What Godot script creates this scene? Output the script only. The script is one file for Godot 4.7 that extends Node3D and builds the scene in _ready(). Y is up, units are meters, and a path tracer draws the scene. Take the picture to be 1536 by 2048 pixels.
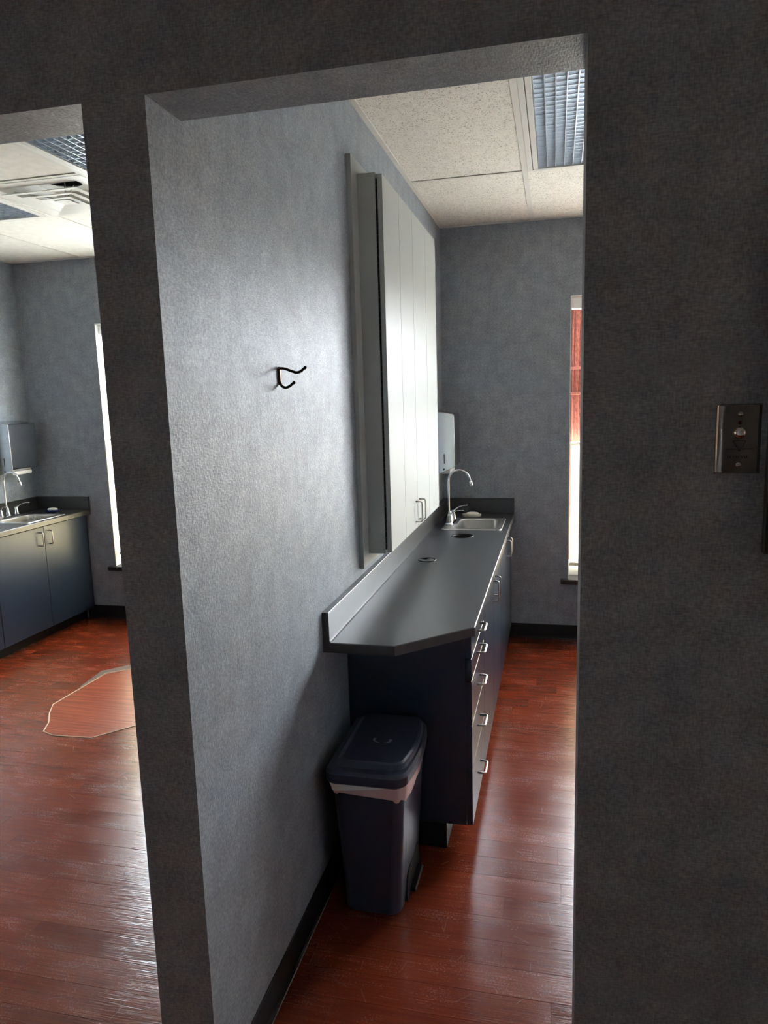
extends Node3D
# Two adjoining exam rooms seen from a dim corridor through two wall openings.
# Axes: x right, y up, z towards the corridor; the corridor face of the opening wall is z = 0.

const H := 2.739        # ceiling
const HD := 2.2285      # head of the openings
const T := 0.135        # thickness of the corridor wall
const FAR := -3.571     # far wall
const PW := 0.1326      # partition thickness
const RX := 3.12        # right wall of the right room
const LX := -3.25       # left wall of the left room
const CH := 0.873       # counter height
const CD := 0.4766      # counter depth
const XF := 0.459       # face of the base cabinets
const SHIFT := -3.25    # left room repeats the right one

var M := {}
var used := {}

# ---------------------------------------------------------------- naming
func numbered(called: String) -> String:
	if not used.has(called):
		used[called] = 0
		return called
	used[called] += 1
	return "%s_%03d" % [called, used[called]]

func tag(o: Node, label: String, category: String, group := "") -> void:
	o.set_meta("label", label)
	o.set_meta("category", category)
	if group != "":
		o.set_meta("group", group)

func thing(called: String, label: String, category: String, at := Vector3.ZERO, group := "") -> Node3D:
	var o := Node3D.new()
	o.name = numbered(called)
	o.position = at
	add_child(o, true)
	tag(o, label, category, group)
	return o

func inst(called: String, mesh: Mesh, mat: Material, parent: Node = null, at := Vector3.ZERO) -> MeshInstance3D:
	var o := MeshInstance3D.new()
	o.mesh = mesh
	o.material_override = mat
	o.position = at
	o.cast_shadow = GeometryInstance3D.SHADOW_CASTING_SETTING_ON
	if parent == null:
		o.name = numbered(called)
		add_child(o, true)
	else:
		o.name = called
		parent.add_child(o, true)
	return o

func obj(called: String, st: SurfaceTool, mat: Material, parent: Node = null, at := Vector3.ZERO) -> MeshInstance3D:
	st.generate_normals()
	return inst(called, st.commit(), mat, parent, at)

func struct(called: String, label: String, category: String, st: SurfaceTool, mat: Material) -> MeshInstance3D:
	var o := obj(called, st, mat)
	tag(o, label, category)
	o.set_meta("kind", "structure")
	return o

func struct_root(called: String, label: String, category: String) -> Node3D:
	var o := thing(called, label, category)
	o.set_meta("kind", "structure")
	return o

# ---------------------------------------------------------------- shapes
func mb(smooth := false) -> SurfaceTool:
	var st := SurfaceTool.new()
	st.begin(Mesh.PRIMITIVE_TRIANGLES)
	st.set_smooth_group(0 if smooth else -1)
	return st

func tri(st: SurfaceTool, a: Vector3, b: Vector3, c: Vector3, out: Vector3) -> void:
	# front faces run clockwise
	if (b - a).cross(c - a).dot(out) > 0.0:
		var k := b
		b = c
		c = k
	for p in [a, b, c]:
		st.set_uv(Vector2(p.x + p.z, p.y))
		st.add_vertex(p)

func quad(st: SurfaceTool, a: Vector3, b: Vector3, c: Vector3, d: Vector3, out: Vector3) -> void:
	tri(st, a, b, c, out)
	tri(st, a, c, d, out)

func box(st: SurfaceTool, x0: float, x1: float, y0: float, y1: float, z0: float, z1: float, r := 0.0) -> void:
	var lo := Vector3(minf(x0, x1), minf(y0, y1), minf(z0, z1))
	var hi := Vector3(maxf(x0, x1), maxf(y0, y1), maxf(z0, z1))
	var d := hi - lo
	r = minf(r, minf(d.x, minf(d.y, d.z)) * 0.45)
	if r <= 0.0:
		for ax in 3:
			for s in [0, 1]:
				var n := Vector3.ZERO
				n[ax] = 1.0 if s == 1 else -1.0
				var u := (ax + 1) % 3
				var v := (ax + 2) % 3
				var p: Array = []
				for c in [[0, 0], [1, 0], [1, 1], [0, 1]]:
					var q := Vector3.ZERO
					q[ax] = hi[ax] if s == 1 else lo[ax]
					q[u] = hi[u] if c[0] == 1 else lo[u]
					q[v] = hi[v] if c[1] == 1 else lo[v]
					p.append(q)
				quad(st, p[0], p[1], p[2], p[3], n)
		return
	var mid := (lo + hi) * 0.5
	var V := {}
	for i in 8:
		var sg := Vector3(1 if i & 1 else -1, 1 if i & 2 else -1, 1 if i & 4 else -1)
		for ax in 3:
			var q := Vector3.ZERO
			for k in 3:
				var e: float = hi[k] if sg[k] > 0 else lo[k]
				q[k] = e if k == ax else e - sg[k] * r
			V[i * 3 + ax] = q
	for ax in 3:
		var u := (ax + 1) % 3
		var v := (ax + 2) % 3
		for s in [0, 1]:
			var n := Vector3.ZERO
			n[ax] = 1.0 if s == 1 else -1.0
			var base: int = s << ax
			quad(st, V[base * 3 + ax], V[(base | 1 << u) * 3 + ax], V[(base | 1 << u | 1 << v) * 3 + ax], V[(base | 1 << v) * 3 + ax], n)
		# edges along ax
		for c in 4:
			var i0: int = ((c & 1) << u) | ((c >> 1) << v)
			var i1: int = i0 | 1 << ax
			var n2: Vector3 = (V[i0 * 3 + u] + V[i1 * 3 + v]) * 0.5 - mid
			n2[ax] = 0
			var n3 := Vector3.ZERO
			n3[u] = signf(n2[u])
			n3[v] = signf(n2[v])
			quad(st, V[i0 * 3 + u], V[i1 * 3 + u], V[i1 * 3 + v], V[i0 * 3 + v], n3)
	for i in 8:
		tri(st, V[i * 3], V[i * 3 + 1], V[i * 3 + 2], V[i * 3] - mid)

# A polygon in a plane, extruded along axis ax; P are pairs on the two following axes (x: y,z   y: z,x   z: x,y).
func prism(st: SurfaceTool, P: PackedVector2Array, ax: int, a0: float, a1: float) -> void:
	var u := (ax + 1) % 3
	var v := (ax + 2) % 3
	var at := func(p: Vector2, a: float) -> Vector3:
		var q := Vector3.ZERO
		q[ax] = a
		q[u] = p.x
		q[v] = p.y
		return q
	var idx := Geometry2D.triangulate_polygon(P)
	var n := Vector3.ZERO
	n[ax] = 1.0
	for k in range(0, idx.size(), 3):
		tri(st, at.call(P[idx[k]], a1), at.call(P[idx[k + 1]], a1), at.call(P[idx[k + 2]], a1), n)
		tri(st, at.call(P[idx[k]], a0), at.call(P[idx[k + 1]], a0), at.call(P[idx[k + 2]], a0), -n)
	var ccw := not Geometry2D.is_polygon_clockwise(P)
	for k in P.size():
		var p := P[k]
		var q := P[(k + 1) % P.size()]
		var e := q - p
		var o2 := Vector2(e.y, -e.x)
		if not ccw:
			o2 = -o2
		var o := Vector3.ZERO
		o[u] = o2.x
		o[v] = o2.y
		quad(st, at.call(p, a0), at.call(q, a0), at.call(q, a1), at.call(p, a1), o)

# A loft through rings of equal size (each ring goes round the same way), optional caps.
func loft(st: SurfaceTool, rings: Array, cap0 := true, cap1 := true) -> void:
	var n: int = rings[0].size()
	for i in rings.size() - 1:
		var A: PackedVector3Array = rings[i]
		var B: PackedVector3Array = rings[i + 1]
		var ca := Vector3.ZERO
		for p in A:
			ca += p
		for p in B:
			ca += p
		ca /= 2.0 * n
		for k in n:
			var k2 := (k + 1) % n
			var nn := (A[k2] - A[k]).cross(B[k] - A[k])
			if nn.length() < 1e-12:
				nn = (A[k2] - A[k]).cross(B[k2] - A[k])
			if ring_sign == 0:
				if nn.dot((A[k] + A[k2] + B[k] + B[k2]) * 0.25 - ca) < 0:
					nn = -nn
			elif ring_sign < 0:
				nn = -nn
			if A[k].distance_squared_to(A[k2]) > 1e-14:
				tri(st, A[k], A[k2], B[k2], nn)
			if B[k].distance_squared_to(B[k2]) > 1e-14:
				tri(st, A[k], B[k2], B[k], nn)
	for side in [0, 1]:
		if (side == 0 and not cap0) or (side == 1 and not cap1):
			continue
		var R: PackedVector3Array = rings[0] if side == 0 else rings[-1]
		var R2: PackedVector3Array = rings[1] if side == 0 else rings[-2]
		var c := Vector3.ZERO
		var c2 := Vector3.ZERO
		for p in R:
			c += p
		for p in R2:
			c2 += p
		c /= n
		c2 /= n
		var out := c - c2
		for k in n:
			tri(st, c, R[k], R[(k + 1) % n], out)
var ring_sign := 0

func tube(st: SurfaceTool, path: Array, r, seg := 10, caps := true) -> void:
	var rings: Array = []
	var prev := Vector3.ZERO
	for i in path.size():
		var d: Vector3
		if i == 0:
			d = path[1] - path[0]
		elif i == path.size() - 1:
			d = path[i] - path[i - 1]
		else:
			d = (path[i + 1] - path[i]).normalized() + (path[i] - path[i - 1]).normalized()
		d = d.normalized()
		if prev == Vector3.ZERO:
			prev = d.cross(Vector3.UP if absf(d.y) < 0.9 else Vector3.RIGHT).normalized()
		var u := (prev - d * prev.dot(d)).normalized()
		prev = u
		var w := d.cross(u)
		var rr: float = r[i] if r is Array else r
		var R := PackedVector3Array()
		for k in seg:
			var a := TAU * k / seg
			R.append(path[i] + (u * cos(a) + w * sin(a)) * rr)
		rings.append(R)
	loft(st, rings, caps, caps)

func smooth_path(pts: Array, per := 6) -> Array:
	var out: Array = []
	for i in pts.size() - 1:
		var a: Vector3 = pts[maxi(i - 1, 0)]
		var b: Vector3 = pts[i]
		var c: Vector3 = pts[i + 1]
		var d: Vector3 = pts[mini(i + 2, pts.size() - 1)]
		for k in per:
			out.append(b.cubic_interpolate(c, a, d, float(k) / per))
	out.append(pts[-1])
	return out

# A turned profile (r, h) round an axis through at.
func lathe(st: SurfaceTool, prof: Array, at: Vector3, axis := Vector3.UP, seg := 24, cap0 := true, cap1 := true) -> void:
	var u := axis.cross(Vector3.RIGHT if absf(axis.x) < 0.9 else Vector3.UP).normalized()
	var w := axis.cross(u)
	var rings: Array = []
	for p in prof:
		var R := PackedVector3Array()
		for k in seg:
			var a := TAU * k / seg
			R.append(at + axis * p[1] + (u * cos(a) + w * sin(a)) * p[0])
		rings.append(R)
	loft(st, rings, cap0, cap1)

# A ring of a rounded rectangle at height y: x0..x1, z0..z1, corner radius r; bow swells the x1 side.
func rrect(x0: float, x1: float, z0: float, z1: float, r: float, y: float, bow := 0.0, per := 6) -> PackedVector3Array:
	var R := PackedVector3Array()
	var cs := [[x1 - r, z1 - r, 0.0], [x0 + r, z1 - r, 90.0], [x0 + r, z0 + r, 180.0], [x1 - r, z0 + r, 270.0]]
	for c in cs:
		for k in per + 1:
			var a: float = deg_to_rad(c[2] + 90.0 * k / per)
			R.append(Vector3(c[0] + r * cos(a), y, c[1] + r * sin(a)))
		if c[2] == 270.0:
			pass
	if bow != 0.0:
		# extra points along the x1 side so that it can swell
		for k in range(1, 8):
			var zz := lerpf(z0 + r, z1 - r, k / 8.0)
			R.append(Vector3(x1, y, zz))
		for k in R.size():
			var p := R[k]
			var t := (p.z - (z0 + z1) * 0.5) / ((z1 - z0) * 0.5)
			var s := clampf((p.x - x0) / (x1 - x0), 0, 1)
			p.x += bow * (1.0 - t * t) * s * s
			R[k] = p
	return R

# ---------------------------------------------------------------- textures
func bytes_noise(seed_: int, freq: float, w: int, h: int, big_w: int, big_h: int, oct := 3) -> PackedByteArray:
	var n := FastNoiseLite.new()
	n.seed = seed_
	n.noise_type = FastNoiseLite.TYPE_SIMPLEX_SMOOTH
	n.frequency = freq
	n.fractal_octaves = oct
	var im := n.get_seamless_image(w, h)
	im.convert(Image.FORMAT_L8)
	if w != big_w or h != big_h:
		im.resize(big_w, big_h, Image.INTERPOLATE_CUBIC)
	return im.get_data()

func tex_from(b: PackedByteArray, w: int, h: int, fmt: int, mips := true) -> ImageTexture:
	var im := Image.create_from_data(w, h, false, fmt, b)
	if mips:
		im.generate_mipmaps()
	return ImageTexture.create_from_image(im)

func normal_from(b: PackedByteArray, w: int, h: int, k: float) -> ImageTexture:
	var im := Image.create_from_data(w, h, false, Image.FORMAT_L8, b)
	im.convert(Image.FORMAT_RGBA8)
	im.bump_map_to_normal_map(k)
	im.generate_mipmaps()
	return ImageTexture.create_from_image(im)

func mat(albedo: Color, rough := 0.5, metal := 0.0, spec := 0.5) -> StandardMaterial3D:
	var m := StandardMaterial3D.new()
	m.albedo_color = albedo
	m.roughness = rough
	m.metallic = metal
	m.metallic_specular = spec
	return m

func tri_map(m: StandardMaterial3D, s: float, off := Vector3.ZERO) -> void:
	m.uv1_triplanar = true
	m.uv1_world_triplanar = true
	m.uv1_scale = Vector3(s, s, s)
	m.uv1_offset = off
	m.uv1_triplanar_sharpness = 8.0

func c8(r: int, g: int, b: int) -> Color:
	return Color8(r, g, b)

func make_materials() -> void:
	# woven vinyl wallcovering: crossing slubs, fine threads and a soft mottle
	var n := 1024
	var hz := bytes_noise(11, 0.06, 160, 1024, n, n, 3)
	var vt := bytes_noise(12, 0.06, 1024, 128, n, n, 3)
	var hz2 := bytes_noise(13, 0.28, 256, 1024, n, n, 2)
	var vt2 := bytes_noise(14, 0.28, 1024, 256, n, n, 2)
	var mo := bytes_noise(15, 0.02, 512, 512, n, n, 4)
	var mo2 := bytes_noise(16, 0.008, 256, 256, n, n, 3)
	var col := PackedByteArray()
	col.resize(n * n * 3)
	var bump := PackedByteArray()
	bump.resize(n * n)
	for i in n * n:
		var f := (hz[i] - 128) * 0.07 + (vt[i] - 128) * 0.07 + (hz2[i] - 128) * 0.28 + (vt2[i] - 128) * 0.26
		var t := f * 0.60 + (mo[i] - 128) * 0.08
		var w := (mo2[i] - 128) * 0.012
		col[i * 3] = clampi(int(147 + t + w), 0, 255)
		col[i * 3 + 1] = clampi(int(153 + t), 0, 255)
		col[i * 3 + 2] = clampi(int(159 + t * 0.95 - w), 0, 255)
		bump[i] = clampi(int(128 + f * 1.2), 0, 255)
	M.wall = mat(Color.WHITE, 0.52, 0.0, 0.36)
	M.wall.albedo_texture = tex_from(col, n, n, Image.FORMAT_RGB8)
	M.wall.normal_enabled = true
	M.wall.normal_texture = normal_from(bump, n, n, 2.2)
	M.wall.normal_scale = 0.55
	tri_map(M.wall, 0.85)

	# cherry wood-look vinyl planks, grain along x
	var g1 := bytes_noise(21, 0.07, 24, 1024, n, n, 4)
	var g2 := bytes_noise(22, 0.30, 24, 1024, n, n, 2)
	var g3 := bytes_noise(23, 0.012, 256, 512, n, n, 3)
	var sc := bytes_noise(24, 0.30, 512, 512, n, n, 3)
	var wood := PackedByteArray()
	wood.resize(n * n * 3)
	var wbump := PackedByteArray()
	wbump.resize(n * n)
	var wrough := PackedByteArray()
	wrough.resize(n * n)
	for i in n * n:
		var gr := (g1[i] - 128) * 0.12 + (g2[i] - 128) * 0.09 + (g3[i] - 128) * 0.05
		var s := maxf(0.0, sc[i] - 176.0) * 0.5
		wood[i * 3] = clampi(int(116 + gr * 0.95 + s), 0, 255)
		wood[i * 3 + 1] = clampi(int(49 + gr * 0.58 + s * 0.95), 0, 255)
		wood[i * 3 + 2] = clampi(int(28 + gr * 0.40 + s * 0.85), 0, 255)
		wbump[i] = clampi(int(128 + (g2[i] - 128) * 0.9 + (g1[i] - 128) * 0.12), 0, 255)
		wrough[i] = clampi(int(58 + (g3[i] - 128) * 0.10 + (sc[i] - 128) * 0.14 + (g2[i] - 128) * 0.12), 30, 255)
	# scuffs and short scratches worn into the finish
	var rs := RandomNumberGenerator.new()
	rs.seed = 41
	for k in 260:
		var x := rs.randf() * n
		var y := rs.randf() * n
		var a := rs.randf() * TAU
		var up := rs.randf_range(0.10, 0.42)
		for q in rs.randi_range(3, 60) if rs.randf() < 0.35 else rs.randi_range(1, 5):
			x += cos(a)
			y += sin(a)
			a += rs.randf_range(-0.06, 0.06)
			var i := posmod(int(y), n) * n + posmod(int(x), n)
			for c in 3:
				wood[i * 3 + c] = int(lerpf(wood[i * 3 + c], [176, 140, 118][c], up))
			wrough[i] = 130
	var wt := tex_from(wood, n, n, Image.FORMAT_RGB8)
	var wn := normal_from(wbump, n, n, 1.6)
	var wr := tex_from(wrough, n, n, Image.FORMAT_L8)
	M.planks = []
	var tints := [c8(255, 255, 255), c8(240, 232, 228), c8(250, 240, 236), c8(255, 250, 242), c8(232, 226, 224)]
	for k in 5:
		var p := mat(tints[k], 1.0, 0.0, 0.5)
		p.albedo_texture = wt
		p.normal_enabled = true
		p.normal_texture = wn
		p.normal_scale = 0.24
		p.roughness_texture = wr
		tri_map(p, 0.9, Vector3(0.37 * k, 0, 0.21 * k))
		M.planks.append(p)
	M.patch = mat(c8(255, 255, 255), 0.30)
	M.patch.albedo_color = Color(1.0, 1.0, 1.0)
	var pw := PackedByteArray()
	pw.resize(512 * 512 * 3)
	for y in 512:
		for x in 512:
			var i := y * 512 + x
			var gr := (g1[(y * 2) * n + x * 2] - 128) * 0.34 + (g2[(y * 2) * n + x * 2] - 128) * 0.10
			pw[i * 3] = clampi(int(142 + gr), 0, 255)
			pw[i * 3 + 1] = clampi(int(64 + gr * 0.8), 0, 255)
			pw[i * 3 + 2] = clampi(int(38 + gr * 0.6), 0, 255)
	M.patch.albedo_texture = tex_from(pw, 512, 512, Image.FORMAT_RGB8)
	tri_map(M.patch, 1.1)
	M.seal = mat(c8(196, 178, 150), 0.6)
	M.smudge = mat(c8(92, 74, 66), 0.55)

	# red window wood
	var rw := PackedByteArray()
	rw.resize(512 * 512 * 3)
	for y in 512:
		for x in 512:
			var i := y * 512 + x
			var gr := (vt[(y * 2) * n + x * 2] - 128) * 0.25 + (mo[(y * 2) * n + x * 2] - 128) * 0.18
			rw[i * 3] = clampi(int(190 + gr), 0, 255)
			rw[i * 3 + 1] = clampi(int(116 + gr * 0.8), 0, 255)
			rw[i * 3 + 2] = clampi(int(102 + gr * 0.7), 0, 255)
	M.redwood = mat(Color.WHITE, 0.4)
	M.redwood.albedo_texture = tex_from(rw, 512, 512, Image.FORMAT_RGB8)
	tri_map(M.redwood, 3.0)

	# fissured ceiling tile: pin holes and short worm tracks
	var tl := PackedByteArray()
	tl.resize(n * n * 3)
	var tb := PackedByteArray()
	tb.resize(n * n)
	var tn := bytes_noise(31, 0.03, 512, 512, n, n, 3)
	for i in n * n:
		var v := 232 + (tn[i] - 128) * 0.05
		tl[i * 3] = int(v)
		tl[i * 3 + 1] = int(v - 4)
		tl[i * 3 + 2] = int(v - 14)
		tb[i] = 200
	var rg := RandomNumberGenerator.new()
	rg.seed = 77
	for k in 9500:
		var x := rg.randf() * n
		var y := rg.randf() * n
		var a := rg.randf() * TAU
		var len := rg.randi_range(1, 2) if rg.randf() < 0.6 else rg.randi_range(3, 8)
		var dk := rg.randf_range(0.42, 0.80)
		for s in len:
			x += cos(a)
			y += sin(a)
			a += rg.randf_range(-0.5, 0.5)
			for o in ([[0, 0], [1, 0], [0, 1]] if len > 2 else [[0, 0], [1, 0], [0, 1], [1, 1]]):
				var i := (posmod(int(y) + o[1], n)) * n + posmod(int(x) + o[0], n)
				tl[i * 3] = int(232 * dk)
				tl[i * 3 + 1] = int(224 * dk)
				tl[i * 3 + 2] = int(208 * dk)
				tb[i] = int(200 * dk * 0.6)
	var tile_t := tex_from(tl, n, n, Image.FORMAT_RGB8)
	M.tile = mat(Color.WHITE, 0.9, 0.0, 0.2)
	M.tile.albedo_texture = tile_t
	M.tile.normal_enabled = true
	M.tile.normal_texture = normal_from(tb, n, n, 2.0)
	M.tile.normal_scale = 0.5
	tri_map(M.tile, 1.0)
	# smoother tile with a handful of pits
	var ts := PackedByteArray()
	ts.resize(n * n * 3)
	for i in n * n:
		var v := 224 + (tn[i] - 128) * 0.06
		ts[i * 3] = int(v)
		ts[i * 3 + 1] = int(v - 3)
		ts[i * 3 + 2] = int(v - 12)
	for k in 70:
		var x := rg.randi_range(0, n - 8)
		var y := rg.randi_range(0, n - 4)
		for s in rg.randi_range(2, 7):
			for o in 2:
				var i := (y + o) * n + x + s
				ts[i * 3] = 120
				ts[i * 3 + 1] = 114
				ts[i * 3 + 2] = 104
	M.tile_plain = mat(Color.WHITE, 0.9, 0.0, 0.2)
	M.tile_plain.albedo_texture = tex_from(ts, n, n, Image.FORMAT_RGB8)
	tri_map(M.tile_plain, 1.0)

	# charcoal laminate with a fine fleck
	var la := PackedByteArray()
	la.resize(512 * 512 * 3)
	for i in 512 * 512:
		var v := 42 + rg.randi_range(-5, 5)
		la[i * 3] = v
		la[i * 3 + 1] = v
		la[i * 3 + 2] = v + 1
	M.counter = mat(Color.WHITE, 0.37, 0.0, 0.8)
	M.counter.albedo_texture = tex_from(la, 512, 512, Image.FORMAT_RGB8)
	tri_map(M.counter, 2.2)
	M.navy = mat(c8(28, 42, 60), 0.32, 0.0, 0.6)
	M.navy_dark = mat(c8(14, 16, 22), 0.6)
	M.base = mat(c8(14, 16, 20), 0.45)
	M.white_lam = mat(c8(176, 178, 173), 0.46, 0.0, 0.22)
	M.grid = mat(c8(214, 211, 202), 0.55)
	M.white_metal = mat(c8(224, 223, 216), 0.35)
	M.steel = mat(c8(196, 194, 190), 0.34, 1.0)
	M.nickel = mat(c8(196, 192, 186), 0.30, 1.0)
	M.chrome = mat(c8(225, 226, 228), 0.08, 1.0)
	M.louvre = mat(c8(206, 212, 220), 0.28, 0.7)
	M.brass = mat(c8(120, 78, 38), 0.24, 1.0)
	M.brass_dark = mat(c8(58, 46, 40), 0.30, 1.0)
	M.black = mat(c8(8, 8, 9), 0.5)
	M.dark_hole = mat(c8(4, 4, 4), 0.9)
	M.bin = mat(c8(54, 59, 76), 0.34, 0.0, 0.5)
	M.bin_dark = mat(c8(18, 20, 28), 0.5)
	M.emblem = mat(c8(190, 190, 192), 0.5)
	M.bag = mat(c8(222, 186, 182), 0.45)
	M.bag.backlight_enabled = true
	M.bag.backlight = Color(0.25, 0.2, 0.2)
	M.grey_steel = mat(c8(186, 190, 192), 0.17, 1.0)
	M.paper = mat(c8(236, 234, 228), 0.8)
	M.soap = mat(c8(240, 236, 222), 0.45)
	M.soap_plastic = mat(c8(216, 213, 202), 0.35)
	M.soap_blue = mat(c8(34, 48, 110), 0.3)
	M.shade = mat(c8(238, 226, 196), 0.9, 0.0, 0.1)
	M.shade.backlight_enabled = true
	M.shade.backlight = Color(0.58, 0.53, 0.42)
	M.curtain = mat(c8(226, 208, 190), 0.9, 0.0, 0.1)
	M.curtain.backlight_enabled = true
	M.curtain.backlight = Color(0.85, 0.80, 0.75)
	M.window_white = mat(c8(232, 232, 226), 0.4)
	M.sill = mat(c8(34, 32, 34), 0.4)
	M.glass = mat(Color(0.96, 0.98, 0.97, 0.06), 0.02)
	M.glass.transparency = BaseMaterial3D.TRANSPARENCY_ALPHA
	M.tube_glass = mat(c8(232, 234, 232), 0.25)
	M.ground = mat(c8(150, 148, 142), 0.9)
	M.teal = mat(c8(28, 38, 42), 0.5)
	M.teal_edge = mat(c8(58, 66, 68), 0.4)
	M.red_lens = mat(c8(60, 6, 8), 0.15)
	M.engrave = mat(c8(10, 9, 9), 0.7)
	M.caulk = mat(c8(170, 164, 150), 0.6)

# ---------------------------------------------------------------- build
func _ready() -> void:
	# camera
	var cam := Camera3D.new()
	cam.name = "camera"
	cam.position = Vector3(0.7412, 1.6651, 1.2946)
	cam.rotation = Vector3(-0.1571, 0.2354, -0.0291)
	cam.fov = rad_to_deg(2.0 * atan(1024.0 / 1440.96))
	cam.near = 0.02
	cam.far = 200.0
	add_child(cam)
	cam.current = true
	# overcast daylight
	var sm := ProceduralSkyMaterial.new()
	sm.sky_top_color = Color(0.92, 0.96, 1.0)
	sm.sky_horizon_color = Color(0.96, 0.98, 1.0)
	sm.ground_bottom_color = Color(0.5, 0.5, 0.48)
	sm.ground_horizon_color = Color(0.7, 0.7, 0.7)
	sm.sky_energy_multiplier = 1.0
	var sky := Sky.new()
	sky.sky_material = sm
	var env := Environment.new()
	env.background_mode = Environment.BG_SKY
	env.sky = sky
	env.background_energy_multiplier = 8.0
	env.tonemap_mode = Environment.TONE_MAPPER_LINEAR
	env.tonemap_exposure = 10.8
	env.sdfgi_enabled = true
	env.ssao_enabled = true
	env.ssil_enabled = true
	var we := WorldEnvironment.new()
	we.name = "world_environment"
	we.environment = env
	add_child(we)

	make_materials()
	shell()
	floors()
	ceilings()
	windows()
	right_room()
	left_room()
	corridor()

func shell() -> void:
	var st := mb()
	box(st, -4.4, 3.4, HD, 2.95, -T, 0)
	box(st, 0.787, 3.4, 0, HD, -T, 0)
	box(st, -PW, 0, 0, HD, -T, 0)
	box(st, -4.4, -0.92, 0, HD, -T, 0)
	struct("wall_front", "dark grey-blue woven wallcovering on the corridor wall around the two openings", "wall", st, M.wall)
	st = mb()
	box(st, -PW, 0, 0, 2.95, FAR, -T)
	var wp := struct("wall_partition", "lit grey woven wallcovering on the partition behind the brass hook and cabinets", "wall", st, M.wall)
	st = mb()
	box(st, 0, 0.0007, 0.0, HD, -0.596, -0.0)
	box(st, 0, 0.0007, HD, H + 0.05, -0.596, -T)
	obj("wallcovering_sheet", st, M.wall, wp)
	# far wall with two window openings
	st = mb()
	var x0 := -3.45
	for w in [[-2.595, -1.175], [0.83, 2.25]]:
		box(st, x0, w[0], 0, 2.95, FAR - 0.2, FAR)
		box(st, w[0], w[1], 0, 0.41, FAR - 0.2, FAR)
		box(st, w[0], w[1], 2.27, 2.95, FAR - 0.2, FAR)
		x0 = w[1]
	box(st, x0, 3.4, 0, 2.95, FAR - 0.2, FAR)
	struct("wall_far", "shaded blue-grey wallcovering on the far wall around the windows", "wall", st, M.wall)
	st = mb()
	box(st, LX - 0.2, LX, 0, 2.95, FAR, -T)
	struct("wall_left", "blue-grey wallcovering on the left wall behind the towel dispenser of the left room", "wall", st, M.wall)
	st = mb()
	box(st, RX, 3.4, 0, 2.95, FAR, -T)
	struct("wall_right", "grey wallcovering on the right wall of the right room, out of view", "wall", st, M.wall)
	# corridor shell
	st = mb()
	box(st, -4.4, 3.4, 0, 2.95, 2.3, 2.5)
	struct("wall_back", "grey wallcovering on the corridor wall behind the viewer", "wall", st, M.wall)
	st = mb()
	for e in [[-4.6, -4.4, 0.55, 1.55, 0.9, 2.15], [3.4, 3.6, 0.9, 1.4, 1.1, 2.1]]:
		box(st, e[0], e[1], 0, 2.95, -T, e[2])
		box(st, e[0], e[1], 0, 2.95, e[3], 2.5)
		box(st, e[0], e[1], 0, e[4], e[2], e[3])
		box(st, e[0], e[1], e[5], 2.95, e[2], e[3])
	struct("wall_end", "grey wallcovering closing both ends of the corridor", "wall", st, M.wall)
	for e in [[-4.5, 0.55, 1.55, 0.9, 2.15, "window_3"], [3.5, 0.9, 1.4, 1.1, 2.1, "window_4"]]:
		var wn := struct_root(e[5], "small window at one end of the corridor, out of view", "window")
		st = mb()
		for k in 2:
			box(st, e[0] - 0.03, e[0] + 0.03, e[3], e[4], e[1 + k], e[1 + k] + (0.05 if k == 0 else -0.05), 0.002)
			box(st, e[0] - 0.03, e[0] + 0.03, e[3 + k], e[3 + k] + (0.05 if k == 0 else -0.05), e[1] + 0.05, e[2] - 0.05, 0.002)
		obj("frame", st, M.window_white, wn)
		st = mb()
		box(st, e[0] - 0.05, e[0] - 0.045, e[3] + 0.01, e[4] - 0.01, e[1] + 0.01, e[2] - 0.01)
		obj("curtain", st, M.curtain, wn)
		st = mb()
		box(st, e[0] - 0.002, e[0] + 0.002, e[3] + 0.045, e[4] - 0.045, e[1] + 0.045, e[2] - 0.045)
		obj("pane", st, M.glass, wn)
	st = mb()
	box(st, -4.6, 3.6, 2.95, 3.1, FAR - 0.2, 2.5)
	struct("roof_slab", "slab above the suspended ceilings", "roof", st, M.grid)
	st = mb()
	box(st, -30, 30, -0.6, -0.5, -40, 20)
	struct("ground", "pale paved ground outside the windows", "ground", st, M.ground)
	# cove base: flat top, small toe
	baseboard("baseboard_partition", "black vinyl cove base along the partition under the brass hook", 1, 0.0, -1.142, 0.0)
	baseboard("baseboard_far", "black vinyl cove base under the window of the right room", 0, FAR, XF - 0.08, RX)
	baseboard("baseboard_left", "black vinyl cove base below the left room window", 0, FAR, XF + SHIFT - 0.08, -PW)
	var t := mb()
	box(t, 0.0075, 0.0105, 0.0, 0.0022, -1.14, 0.0)
	struct("trim_1", "thin pale sealant line along the foot of the black cove base", "trim", t, M.caulk)

func baseboard(called: String, label: String, ax: int, at: float, a0: float, a1: float) -> void:
	# profile out from the wall (d) and up (y)
	var pr := [[0.0, 0.0], [0.0085, 0.0], [0.0085, 0.003], [0.0055, 0.012], [0.0045, 0.022], [0.0045, 0.102], [0.003, 0.1055], [0.0, 0.1055]]
	var st := mb()
	var P := PackedVector2Array()
	for p in pr:
		if ax == 1:
			P.append(Vector2(at + p[0], p[1]))     # along z: pairs x, y
		else:
			P.append(Vector2(p[1], at + p[0]))     # along x: pairs y, z
	prism(st, P, 2 if ax == 1 else 0, a0, a1)
	struct(called, label, "baseboard", st, M.base)

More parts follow.
